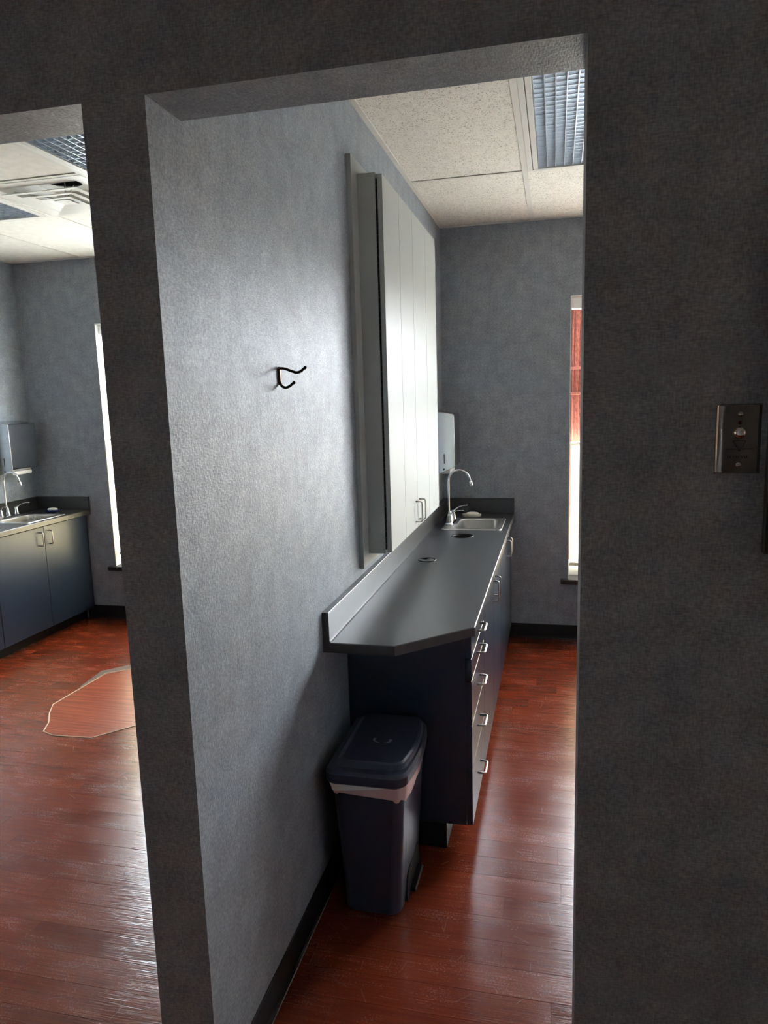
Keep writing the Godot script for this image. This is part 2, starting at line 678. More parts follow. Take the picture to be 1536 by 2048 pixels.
func floors() -> void:
	var rg := RandomNumberGenerator.new()
	for side in [0, 1]:
		var xa := 0.0 if side == 0 else LX
		var xb := RX if side == 0 else -PW
		var fl := struct_root("floor_right" if side == 0 else "floor_left", "worn glossy cherry wood-look planks in the right room" if side == 0 else "worn cherry wood-look planks in the left room around the cut patch", "floor")
		var st := mb()
		box(st, xa - 0.05, xb + 0.05, -0.12, -0.004, FAR - 0.02, -T - 0.0)
		obj("subfloor", st, M.navy_dark, fl)
		rg.seed = 5 + side
		var wd := 0.1016
		var z := 0.0
		var row := 0
		while z > FAR:
			var z1 := maxf(z - wd, FAR)
			var x := xa - rg.randf() * 0.9
			while x < xb:
				var l := 0.9144
				var p0 := maxf(x, xa)
				var p1 := minf(x + l, xb)
				if z > -T and z1 < -T + 0.2:
					p0 = maxf(p0, 0.0 if side == 0 else -0.92)
					p1 = minf(p1, 0.787 if side == 0 else -PW)
				if p1 - p0 > 0.02:
					var pl := mb()
					box(pl, p0 + 0.0001, p1 - 0.0001, -0.004, 0.0, z1 + 0.0001, z - 0.0001, 0.0003)
					obj("plank", pl, M.planks[rg.randi_range(0, 4)], fl)
				x += l
			z = z1
			row += 1
	var c := mb()
	box(c, -4.4, 3.4, -0.12, 0.0, 0.0, 2.3)
	struct("floor_corridor", "cherry wood-look floor of the corridor", "floor", c, M.planks[1])

func tee(st: SurfaceTool, x0: float, x1: float, z0: float, z1: float) -> void:
	box(st, x0, x1, H, H + 0.004, z0, z1, 0.0008)

func ceilings() -> void:
	for side in [0, 1]:
		var xa := 0.0 if side == 0 else LX
		var xb := RX if side == 0 else -PW
		var xs: Array = [0.587, 1.197, 1.807, 2.417, 3.027] if side == 0 else [-2.65, -2.04, -1.43, -0.82, -0.21]
		var zs: Array = [-1.30, -2.52] if side == 0 else [-1.26, -2.48]
		var ce := struct_root("ceiling_right" if side == 0 else "ceiling_left", "suspended ceiling of fissured off-white tiles over the right room" if side == 0 else "suspended ceiling of plain off-white tiles over the left room", "ceiling")
		var gx: Array = [xa] + xs + [xb]
		var gz: Array = [-T] + zs + [FAR]
		# bays taken by fittings: [column, row]
		var skip: Array = [[1, 1]] if side == 0 else [[2, 1], [1, 1], [3, 1], [0, 1]]
		for i in gx.size() - 1:
			for j in gz.size() - 1:
				if [i, j] in skip:
					continue
				var st := mb()
				box(st, gx[i] + 0.001, gx[i + 1] - 0.001, H + 0.0045, H + 0.02, gz[j + 1] + 0.001, gz[j] - 0.001)
				obj("tile", st, M.tile if side == 0 else M.tile_plain, ce)
		if side == 1:
			var st := mb()
			box(st, -2.04 + 0.001, -1.43 - 0.001, H + 0.0045, H + 0.02, -1.865, -1.261)
			obj("tile", st, M.tile_plain, ce)
			st = mb()
			box(st, LX + 0.001, -2.65 - 0.001, H + 0.0045, H + 0.02, -2.479, -1.261)
			obj("tile", st, M.tile_plain, ce)
			st = mb()
			tee(st, -2.04, -1.43, -1.877, -1.853)
			obj("grid_bar", st, M.grid, ce)
		for x in xs:
			var st := mb()
			tee(st, x - 0.0135, x + 0.0135, FAR, -T)
			obj("grid_bar", st, M.grid, ce)
		for z in zs:
			for i in gx.size() - 1:
				var st := mb()
				tee(st, gx[i] + 0.0135, gx[i + 1] - 0.0135, z - 0.012, z + 0.012)
				obj("grid_bar", st, M.grid, ce)
		var an := mb()
		box(an, xa, xa + 0.022, H - 0.0005, H + 0.004, FAR, -T)
		box(an, xb - 0.022, xb, H - 0.0005, H + 0.004, FAR, -T)
		box(an, xa, xb, H - 0.0005, H + 0.004, FAR, FAR + 0.022)
		box(an, xa, xb, H - 0.0005, H + 0.004, -T - 0.022, -T)
		obj("wall_angle", an, M.grid, ce)
	var c := mb()
	box(c, -4.4, 3.4, H, H + 0.05, 0.0, 2.3)
	struct("ceiling_corridor", "off-white ceiling of the corridor behind the viewer", "ceiling", c, M.grid)
	troffer(0.6005, 1.1835, -2.508, -1.312, "unlit silver louvred ceiling light above the right room counter")
	troffer(-1.4165, -0.8335, -2.468, -1.272, "unlit silver louvred ceiling light right of the square air diffuser")
	troffer(-2.6365, -2.0535, -2.468, -1.272, "unlit silver louvred ceiling light left of the square air diffuser")
	diffuser()

func troffer(x0: float, x1: float, z0: float, z1: float, label: String) -> void:
	var at := Vector3((x0 + x1) * 0.5, H, (z0 + z1) * 0.5)
	var w := (x1 - x0) * 0.5
	var d := (z1 - z0) * 0.5
	var t := thing("ceiling_light", label, "ceiling light", at, "louvred ceiling lights")
	var st := mb()
	# housing: open box above the louvre
	box(st, -w, w, 0.115, 0.12, -d, d)
	box(st, -w, -w + 0.004, 0.004, 0.115, -d, d)
	box(st, w - 0.004, w, 0.004, 0.115, -d, d)
	box(st, -w + 0.004, w - 0.004, 0.004, 0.115, -d, -d + 0.004)
	box(st, -w + 0.004, w - 0.004, 0.004, 0.115, d - 0.004, d)
	obj("housing", st, M.white_metal, t)
	var f := 0.054
	st = mb()
	for s in [-1, 1]:
		box(st, s * w, s * (w - 0.024), -0.003, 0.006, -d, d, 0.001)
		box(st, s * (w - 0.027), s * (w - f + 0.004), -0.005, 0.02, -d + 0.027, d - 0.027, 0.0015)
		box(st, -w + 0.024, w - 0.024, -0.003, 0.006, s * d, s * (d - 0.012), 0.001)
		box(st, -w + 0.03, w - 0.03, -0.005, 0.02, s * (d - 0.014), s * (d - 0.026), 0.0015)
	obj("frame", st, M.white_metal, t)
	var lx := w - f
	var lz := d - 0.03
	var nb := 12
	var ns := 27
	var bar := mb()
	prism(bar, PackedVector2Array([Vector2(-0.0017, 0.0), Vector2(0.0017, 0.0), Vector2(0.0007, 0.034), Vector2(-0.0007, 0.034)]), 2, -lz, lz)
	bar.generate_normals()
	var bm := bar.commit()
	for k in nb + 1:
		inst("louvre_bar", bm, M.louvre, t, Vector3(-lx + 2.0 * lx * k / nb, 0, 0))
	# curved wedge slats across
	var P := PackedVector2Array()
	for k in 7:
		var y := 0.03 * k / 6.0
		P.append(Vector2(y, 0.0012 + 0.0075 * pow(k / 6.0, 2.0)))
	for k in range(6, -1, -1):
		var y := 0.03 * k / 6.0
		P.append(Vector2(y, -0.0012 - 0.0075 * pow(k / 6.0, 2.0)))
	var sl := mb()
	prism(sl, P, 0, -lx, lx)
	sl.generate_normals()
	var slm := sl.commit()
	for k in ns + 1:
		inst("louvre_slat", slm, M.louvre, t, Vector3(0, 0.002, -lz + 2.0 * lz * k / ns))
	for s in [-1, 0, 1]:
		var lt := mb(true)
		tube(lt, [Vector3(s * 0.17, 0.075, -d + 0.03), Vector3(s * 0.17, 0.075, d - 0.03)], 0.013, 12)
		obj("lamp_tube", lt, M.tube_glass, t)

func sq(h: float, y: float, r := 0.004) -> PackedVector3Array:
	return rrect(-h, h, -h, h, r, y, 0.0, 3)

func diffuser() -> void:
	var t := thing("air_diffuser", "square white ceiling air diffuser with stepped cones between the two louvred lights", "air vent", Vector3(-1.735, H, -2.172))
	var st := mb()
	# lay-in flange with a square mouth
	var m := 0.225
	for s in [-1, 1]:
		box(st, s * 0.297, s * m, -0.002, 0.004, -0.297, 0.297, 0.001)
		box(st, -m, m, -0.002, 0.004, s * 0.297, s * m, 0.001)
	obj("flange", st, M.white_metal, t)
	st = mb()
	loft(st, [sq(m, 0.0), sq(m - 0.012, 0.030), sq(0.165, 0.075)], false, false)
	obj("mouth", st, M.white_metal, t)
	st = mb()
	ring_slab(st, -0.17, 0.17, -0.17, 0.17, Vector2.ZERO, 0.085, 0.074, 0.076)
	obj("back_plate", st, M.white_metal, t)
	st = mb(true)
	lathe(st, [[0.086, 0.072], [0.086, 0.20]], Vector3.ZERO, Vector3.UP, 32, false, true)
	obj("duct_neck", st, M.dark_hole, t)
	# shallow nested square cones hanging in the mouth
	for s in [[0.212, 0.168, -0.026, -0.0195], [0.146, 0.106, -0.027, -0.021], [0.086, 0.050, -0.028, -0.0225]]:
		st = mb()
		loft(st, [sq(s[0] - 0.005, s[2] + 0.0005), sq(s[0], s[2]), sq(s[0], s[2] + 0.003), sq(s[1], s[3] + 0.0015), sq(s[1] - 0.002, s[3]), sq(s[0] - 0.005, s[2] + 0.0005)], false, false)
		obj("cone", st, M.white_metal, t)
	st = mb()
	loft(st, [sq(0.040, -0.027), sq(0.040, -0.024), sq(0.02, -0.016)], true, true)
	obj("centre_plate", st, M.white_metal, t)
	st = mb()
	for s in [-1, 1]:
		tube(st, [Vector3(s * 0.17, -0.004, s * 0.17), Vector3(s * 0.02, -0.014, s * 0.02)], 0.003, 6)
		tube(st, [Vector3(-s * 0.17, -0.004, s * 0.17), Vector3(-s * 0.02, -0.014, s * 0.02)], 0.003, 6)
	tube(st, [Vector3(0, -0.02, 0), Vector3(0, 0.19, 0)], 0.004, 8)
	obj("brace", st, M.steel, t)

func windows() -> void:
	for side in [0, 1]:
		var x0 := 0.83 if side == 0 else -2.595
		var x1 := x0 + 1.42
		var y0 := 0.43
		var y1 := 2.27
		var wn := struct_root("window_%d" % (side + 1), "tall window with a half lowered cream shade and red wood sash in the right room" if side == 0 else "tall window of the left room seen as a bright strip beside the pillar", "window")
		var st := mb()
		box(st, x0, x0 + 0.006, y0, y1, FAR - 0.2, FAR + 0.001)
		box(st, x1 - 0.006, x1, y0, y1, FAR - 0.2, FAR + 0.001)
		box(st, x0, x1, y1 - 0.006, y1, FAR - 0.2, FAR + 0.001)
		box(st, x0 + 0.006, x1 - 0.006, y0, 0.535, FAR - 0.115, FAR - 0.095, 0.002)
		obj("jamb_lining", st, M.window_white, wn)
		st = mb()
		box(st, x0 - 0.046, x1 + 0.046, 0.397, y0, FAR - 0.19, FAR + 0.045, 0.006)
		obj("sill", st, M.sill, wn)
		# red wood sash: stiles, rails, beads
		var zf := FAR - 0.145
		var sx0 := x0 + 0.006
		var sx1 := x1 - 0.006
		var sw := 0.085 if side == 0 else 0.02
		var wm: Material = M.redwood if side == 0 else M.window_white
		st = mb()
		for e in [[sx0, sx0 + sw], [sx1 - sw, sx1]]:
			box(st, e[0], e[1], y0, y1 - 0.006, zf - 0.04, zf, 0.002)
			box(st, e[0] + 0.008, e[0] + 0.022, y0, y1 - 0.03, zf, zf + 0.014, 0.004)
			if side == 0:
				box(st, e[0] + 0.050, e[0] + 0.056, y0, y1 - 0.03, zf, zf + 0.012, 0.002)
			box(st, e[1] - 0.010, e[1] - 0.003, y0, y1 - 0.03, zf, zf + 0.006, 0.002)
		obj("sash_stile", st, wm, wn)
		st = mb()
		box(st, sx0 + sw, sx1 - sw, 1.66, 1.82, zf - 0.039, zf - 0.001, 0.002)
		box(st, sx0, sx1, 1.812, 1.832, zf, zf + 0.018, 0.004)
		box(st, sx0, sx1, 1.648, 1.668, zf, zf + 0.018, 0.004)
		obj("meeting_rail", st, wm, wn)
		st = mb()
		box(st, sx0 + sw, sx1 - sw, 2.17, y1 - 0.006, zf - 0.039, zf - 0.001, 0.002)
		box(st, sx0 + sw, sx1 - sw, y0, 0.53, zf - 0.039, zf - 0.001, 0.002)
		obj("sash_rail", st, wm, wn)
		for e in [[0.53, 1.66], [1.82, 2.17]]:
			st = mb()
			box(st, sx0 + sw - 0.005, sx1 - sw + 0.005, e[0] - 0.005, e[1] + 0.005, zf - 0.024, zf - 0.020)
			obj("pane", st, M.glass, wn)
		# pleated shade hung in the opening
		var top := 1.325 if side == 0 else 1.40
		var sh := thing("window_shade", "cream pleated shade pulled down over the lower half of the right room window" if side == 0 else "cream pleated shade on the window of the left room beside the pillar", "shade")
		st = mb()
		var zs := FAR - 0.055
		var n := int((top - 0.53) / 0.019)
		for k in n * 2:
			var ya := 0.53 + (top - 0.53) * k / (n * 2.0)
			var yb := 0.53 + (top - 0.53) * (k + 1) / (n * 2.0)
			var za := zs + (0.002 if k % 2 == 0 else -0.002)
			var zb := zs + (-0.002 if k % 2 == 0 else 0.002)
			quad(st, Vector3(x0 + 0.012, ya, za), Vector3(x1 - 0.012, ya, za), Vector3(x1 - 0.012, yb, zb), Vector3(x0 + 0.012, yb, zb), Vector3(0, 0, 1))
		obj("pleated_cloth", st, M.shade, sh)
		st = mb()
		box(st, x0 + 0.010, x1 - 0.010, 0.508, 0.532, zs - 0.012, zs + 0.012, 0.004)
		obj("bottom_rail", st, M.window_white, sh)
		if true:
			st = mb()
			box(st, x0 + 0.010, x1 - 0.010, top - 0.002, top + 0.018, zs - 0.012, zs + 0.012, 0.004)
			obj("top_rail", st, M.window_white, sh)
		st = mb()
		box(st, x0 + 0.008, x1 - 0.008, 2.19, 2.258, zs - 0.022, zs + 0.024, 0.004)
		obj("head_rail", st, M.window_white, sh)

# ---------------------------------------------------------------- cabinets
func pull(st: SurfaceTool, c: Vector3, along: Vector3, out: Vector3, len := 0.096, reach := 0.030, r := 0.0042) -> void:
	var a := c - along * len * 0.5
	var b := c + along * len * 0.5
	var pts: Array = [a, a + out * (reach - 0.010)]
	for k in range(1, 5):
		var t := k / 4.0 * PI / 2
		pts.append(a + out * (reach - 0.010 + 0.010 * sin(t)) + along * 0.010 * (1 - cos(t)))
	for k in range(0, 4):
		var t := k / 4.0 * PI / 2
		pts.append(b + out * (reach - 0.010 + 0.010 * cos(t)) - along * 0.010 * (1 - sin(t)))
	pts.append(b + out * (reach - 0.010))
	pts.append(b)
	tube(st, pts, r, 10)

func handle(parent: Node, c: Vector3, along: Vector3) -> void:
	var st := mb(true)
	pull(st, c, along, Vector3.RIGHT)
	obj("handle", st, M.nickel, parent)

# a run of base cabinets, z0 nearest the viewer
func base_body(t: Node3D, ox: float, z0: float, z1: float) -> void:
	var st := mb()
	var xb := ox + XF - 0.023
	var xa := ox + 0.003
	box(st, xa, xb, 0.10, CH - 0.034, z0 - 0.018, z0, 0.001)
	box(st, xa, xb, 0.10, CH - 0.034, z1 + 0.001, z1 + 0.019, 0.001)
	box(st, xa, xb, 0.10, 0.118, z1 + 0.019, z0 - 0.018)
	box(st, xa, xa + 0.006, 0.118, CH - 0.034, z1 + 0.019, z0 - 0.018)
	box(st, xb - 0.018, xb, CH - 0.054, CH - 0.034, z1 + 0.019, z0 - 0.018)
	obj("body", st, M.navy, t)
	st = mb()
	box(st, ox + XF - 0.114, ox + XF - 0.098, 0.0, 0.10, z1 + 0.001, z0 - 0.016)
	box(st, ox + 0.003, ox + XF - 0.098, 0.0, 0.10, z0 - 0.016, z0 - 0.001)
	obj("toe_kick", st, M.base, t)

func door_pair(t: Node3D, ox: float, z0: float, zm: float, z1: float) -> void:
	for k in 2:
		var za := z0 if k == 0 else zm
		var zb := zm if k == 0 else z1
		var d := mb()
		box(d, ox + XF - 0.022, ox + XF, 0.10, CH - 0.042, zb + 0.0016, za - 0.0016, 0.0015)
		var dm := obj("door", d, M.navy, t)
		handle(dm, Vector3(ox + XF, 0.748, zm + (0.048 if k == 0 else -0.048)), Vector3.UP)

func ring_slab(st: SurfaceTool, x0: float, x1: float, z0: float, z1: float, c: Vector2, r: float, ya: float, yb: float) -> void:
	# rectangle with a round hole
	var ang: Array = []
	for k in 40:
		ang.append(TAU * k / 40.0)
	for p in [Vector2(x0, z0), Vector2(x1, z0), Vector2(x1, z1), Vector2(x0, z1)]:
		ang.append(fposmod((p - c).angle(), TAU))
	ang.sort()
	var rim: Array = []
	for a in ang:
		var d := Vector2(cos(a), sin(a))
		var t := INF
		if d.x > 1e-9: t = minf(t, (x1 - c.x) / d.x)
		if d.x < -1e-9: t = minf(t, (x0 - c.x) / d.x)
		if d.y > 1e-9: t = minf(t, (z1 - c.y) / d.y)
		if d.y < -1e-9: t = minf(t, (z0 - c.y) / d.y)
		rim.append([c + d * r, c + d * t, d])
	for k in rim.size():
		var A: Array = rim[k]
		var B: Array = rim[(k + 1) % rim.size()]
		for e in [[yb, Vector3.UP], [ya, Vector3.DOWN]]:
			quad(st, Vector3(A[0].x, e[0], A[0].y), Vector3(A[1].x, e[0], A[1].y), Vector3(B[1].x, e[0], B[1].y), Vector3(B[0].x, e[0], B[0].y), e[1])
		quad(st, Vector3(A[0].x, ya, A[0].y), Vector3(A[0].x, yb, A[0].y), Vector3(B[0].x, yb, B[0].y), Vector3(B[0].x, ya, B[0].y), Vector3(-A[2].x, 0, -A[2].y))

# worktop with its upstands; near: 0 chamfered end on view
func worktop(ox: float, label: String, zn: float, chamfer: bool, holes: Array) -> void:
	var t := thing("countertop", label, "countertop")
	var ya := CH - 0.034
	var yb := CH
	var st := mb()
	var xe := ox + CD - 0.004
	# front edge: rounded-over strip
	var zc := zn - (0.234 if chamfer else 0.0)
	if chamfer:
		# near end piece with the cut corner
		var P := PackedVector2Array([Vector2(zn, ox), Vector2(zn, ox + 0.243), Vector2(zc, ox + CD), Vector2(zc - 0.05, ox + CD), Vector2(zc - 0.05, ox)])
		var r := 0.0025
		var Q := PackedVector2Array([Vector2(zn - r, ox), Vector2(zn - r, ox + 0.243 - r * 0.41), Vector2(zc - r * 0.41, ox + CD - r), Vector2(zc - 0.05, ox + CD - r), Vector2(zc - 0.05, ox)])
		prism(st, P, 1, ya, yb - r)
		for k in 5:
			var k2 := (k + 1) % 5
			var a := Vector3(P[k].y, yb - r, P[k].x)
			var b := Vector3(P[k2].y, yb - r, P[k2].x)
			quad(st, a, b, Vector3(Q[k2].y, yb, Q[k2].x), Vector3(Q[k].y, yb, Q[k].x), Vector3(0, 1, 0) + (a + b) * 0.5 - Vector3(ox + 0.2, yb, zc))
		var idx := Geometry2D.triangulate_polygon(Q)
		for k in range(0, idx.size(), 3):
			tri(st, Vector3(Q[idx[k]].y, yb, Q[idx[k]].x), Vector3(Q[idx[k + 1]].y, yb, Q[idx[k + 1]].x), Vector3(Q[idx[k + 2]].y, yb, Q[idx[k + 2]].x), Vector3.UP)
		zc -= 0.05
	var r2 := 0.0025
	prism(st, PackedVector2Array([Vector2(xe, ya), Vector2(ox + CD, ya), Vector2(ox + CD, yb - r2), Vector2(ox + CD - r2, yb), Vector2(xe, yb)]), 2, FAR, zc)
	# flat strips, some with holes, and the cut-out for the sink
	var sa := -2.945
	var sb := -3.315
	var z := zc
	for hh in holes:
		var z1: float = hh[1] + hh[2] + 0.03
		var z2: float = hh[1] - hh[2] - 0.03
		if z > z1:
			box(st, ox, xe, ya, yb, z1, z)
		ring_slab(st, ox, xe, z2, z1, Vector2(ox + hh[0], hh[1]), hh[2], ya, yb)
		z = z2
	box(st, ox, xe, ya, yb, sa, z)
	box(st, ox, ox + 0.095, ya, yb, sb, sa)
	box(st, ox + 0.42, xe, ya, yb, sb, sa)
	box(st, ox, xe, ya, yb, FAR, sb)
	obj("worktop", st, M.counter, t)
	st = mb()
	# upstand along the side wall, with a coved foot
	prism(st, PackedVector2Array([Vector2(ox, CH), Vector2(ox + 0.029, CH), Vector2(ox + 0.0245, CH + 0.002), Vector2(ox + 0.0235, CH + 0.006), Vector2(ox + 0.0225, CH + 0.100), Vector2(ox + 0.0215, CH + 0.102), Vector2(ox, CH + 0.102)]), 2, FAR + 0.02, zn)
	obj("backsplash", st, M.counter, t)
	st = mb()
	box(st, ox, ox + CD, CH, CH + 0.102, FAR, FAR + 0.02, 0.0015)
	obj("end_splash", st, M.counter, t)
	if chamfer:
		st = mb()
		box(st, ox, ox + 0.0225, ya, CH, zn + 0.0002, zn + 0.0012)
		obj("edge_band", st, M.counter, t)

func sink(ox: float, label: String, flabel: String) -> void:
	var t := thing("sink", label, "sink", Vector3(ox, CH, -3.13), "stainless sinks")
	var st := mb(true)
	ring_sign = 0
	var rings: Array = [
		rrect(0.077, 0.438, -0.205, 0.205, 0.02, 0.0005), rrect(0.078, 0.437, -0.204, 0.204, 0.02, 0.004), rrect(0.084, 0.431, -0.198, 0.198, 0.02, 0.0045),
	]
	# rim ring then down into the basin: built as one open shell with explicit facing
	st = mb()
	var R0 := rrect(0.077, 0.438, -0.205, 0.205, 0.02, 0.0005)
	var R1 := rrect(0.080, 0.435, -0.202, 0.202, 0.02, 0.0045)
	var R2 := rrect(0.152, 0.408, -0.170, 0.170, 0.05, 0.0045)
	var R3 := rrect(0.156, 0.404, -0.166, 0.166, 0.05, -0.002)
	var R4 := rrect(0.166, 0.394, -0.156, 0.156, 0.045, -0.120)
	var R5 := rrect(0.19, 0.37, -0.13, 0.13, 0.04, -0.140)
	ring_sign = 1 if (R0[1] - R0[0]).cross(R1[0] - R0[0]).dot(R0[0] - Vector3(0.26, 0, 0)) > 0 else -1
	loft(st, [R0, R1, R2, R3, R4, R5], false, false)
	ring_sign = 0
	var c := Vector3(0.28, -0.142, 0)
	for k in R5.size():
		tri(st, c, R5[k], R5[(k + 1) % R5.size()], Vector3.UP)
	obj("basin", st, M.steel, t)
	st = mb(true)
	lathe(st, [[0.040, -0.1415], [0.040, -0.138], [0.034, -0.137], [0.02, -0.1385], [0.001, -0.1385]], Vector3(0.28, 0, 0), Vector3.UP, 24, false, false)
	obj("drain", st, M.chrome, t)
	# faucet standing on the sink deck
	var f := thing("faucet", flabel, "faucet", Vector3(ox + 0.112, CH + 0.0045, -3.13), "gooseneck faucets")
	st = mb()
	loft(st, [rrect(-0.026, 0.026, -0.105, 0.105, 0.022, 0.0), rrect(-0.026, 0.026, -0.105, 0.105, 0.022, 0.010), rrect(-0.020, 0.020, -0.098, 0.098, 0.018, 0.018)], true, true)
	obj("deck_plate", st, M.chrome, f)
	st = mb(true)
	var pts: Array = [Vector3(-0.005, 0.015, 0), Vector3(-0.012, 0.05, 0), Vector3(-0.014, 0.10, 0), Vector3(-0.014, 0.20, 0), Vector3(-0.014, 0.265, 0)]
	for k in range(1, 15):
		var a := PI - PI * 0.90 * k / 14.0
		pts.append(Vector3(0.052 + 0.066 * cos(a), 0.268 + 0.066 * sin(a), 0))
	var last: Vector3 = pts[-1]
	pts.append(last + Vector3(0.010, -0.034, 0))
	tube(st, pts, 0.0068, 14)
	obj("spout", st, M.chrome, f)
	st = mb(true)
	var ax := Vector3(0.25, -0.97, 0).normalized()
	lathe(st, [[0.0085, 0.0], [0.0105, 0.004], [0.0105, 0.024], [0.009, 0.028], [0.004, 0.028]], last + Vector3(0.007, -0.024, 0), ax, 18)
	obj("aerator", st, M.chrome, f)
	st = mb(true)
	lathe(st, [[0.024, 0.0], [0.022, 0.012], [0.015, 0.03], [0.012, 0.045], [0.010, 0.06]], Vector3(-0.008, 0.016, 0), Vector3.UP, 20)
	obj("spout_base", st, M.chrome, f)
	for s in [-1, 1]:
		st = mb(true)
		var hb := Vector3(0, 0.014, 0.078 * s)
		lathe(st, [[0.022, 0.0], [0.020, 0.010], [0.015, 0.034], [0.0135, 0.048], [0.010, 0.056], [0.002, 0.058]], hb, Vector3.UP, 18)
		var hn := obj("valve", st, M.chrome, f)
		# wrist blade: a flat paddle rising away from the wall
		st = mb(true)
		var dirv := Vector3(0.80, 0.32, 0.30 * s).normalized()
		var side := dirv.cross(Vector3.UP).normalized()
		var up := side.cross(dirv).normalized()
		var rg: Array = []
		var o0 := hb + Vector3(0, 0.048, 0)
		for k in 11:
			var q := k / 10.0
			var wd: float = lerpf(0.006, 0.0055, q * 2.0) if q < 0.4 else 0.0055 + 0.0095 * sin(PI * clampf((q - 0.4) / 0.66, 0, 1))
			if k == 10:
				wd = 0.003
			var th: float = lerpf(0.006, 0.0026, minf(q * 2.0, 1.0))
			var cc := o0 + dirv * 0.105 * q + up * 0.012 * sin(PI * q)
			var ring := PackedVector3Array()
			for j in 12:
				var a := TAU * j / 12.0
				ring.append(cc + side * wd * cos(a) + up * th * sin(a))
			rg.append(ring)
		loft(st, rg)
		obj("blade", st, M.chrome, hn)

func soap(ox: float, at: Vector3, dish: Material, label: String, slabel: String) -> void:
	var t := thing("soap_dish", label, "soap dish", at)
	var st := mb(true)
	# oval dish with a raised rim
	var rings: Array = []
	for p in [[0.050, 0.000], [0.058, 0.006], [0.060, 0.018], [0.058, 0.019], [0.054, 0.010], [0.02, 0.008]]:
		var R := PackedVector3Array()
		for k in 28:
			var a := TAU * k / 28.0
			R.append(Vector3(p[0] * 1.04 * cos(a), p[1], p[0] * 0.72 * sin(a)))
		rings.append(R)
	loft(st, rings.slice(0, 4), true, false)
	ring_sign = 0
	var inner := rings.slice(3, 6)
	for i in inner.size() - 1:
		for k in 28:
			quad(st, inner[i][k], inner[i][(k + 1) % 28], inner[i + 1][(k + 1) % 28], inner[i + 1][k], Vector3.UP)
	for k in 28:
		tri(st, Vector3(0, 0.008, 0), inner[-1][k], inner[-1][(k + 1) % 28], Vector3.UP)
	obj("dish", st, dish, t)
	var s := thing("soap_bar", slabel, "soap", at + Vector3(0.006, 0.011, 0.0))
	st = mb(true)
	var rg: Array = []
	for p in [[0.55, 0.0], [0.9, 0.003], [1.0, 0.009], [0.9, 0.016], [0.6, 0.0195], [0.15, 0.0205]]:
		var R := PackedVector3Array()
		for k in 24:
			var a := TAU * k / 24.0
			R.append(Vector3(0.043 * p[0] * cos(a), p[1], 0.027 * p[0] * sin(a)))
		rg.append(R)
	loft(st, rg)
	obj("bar", st, M.soap, s)

func dispenser(ox: float, label: String) -> void:
	var t := thing("towel_dispenser", label, "towel dispenser", Vector3(ox, 1.39, -3.34))
	# side profile (y, x): deeper front tapering at top and bottom
	var P := PackedVector2Array([Vector2(-0.205, 0.0), Vector2(-0.205, 0.045), Vector2(-0.168, 0.122), Vector2(-0.160, 0.127), Vector2(0.155, 0.125), Vector2(0.163, 0.119), Vector2(0.178, 0.030), Vector2(0.185, 0.0)])
	var Q := PackedVector2Array()
	for p in P:
		Q.append(Vector2(p.y, p.x))
	var st := mb()
	prism(st, Q, 2, -0.14, 0.139)
	obj("cover", st, M.grey_steel, t)
	# bright folded edge of the near side
	st = mb(true)
	tube(st, [Vector3(0.030, 0.178, 0.139), Vector3(0.119, 0.163, 0.139), Vector3(0.1255, 0.155, 0.139), Vector3(0.1275, -0.160, 0.139), Vector3(0.121, -0.169, 0.139), Vector3(0.045, -0.204, 0.139)], 0.0022, 8)
	obj("folded_edge", st, M.steel, t)
	st = mb()
	box(st, 0.060, 0.065, -0.145, -0.085, 0.1385, 0.1398)
	obj("sight_slot", st, M.black, t)
	st = mb(true)
	lathe(st, [[0.006, 0.0], [0.006, 0.002], [0.002, 0.0025]], Vector3(0.060, -0.182, 0.139), Vector3(0, 0, 1), 14)
	obj("lock", st, M.black, t)
	st = mb()
	box(st, 0.035, 0.095, -0.214, -0.186, -0.10, 0.10, 0.004)
	obj("paper_towel", st, M.paper, t)

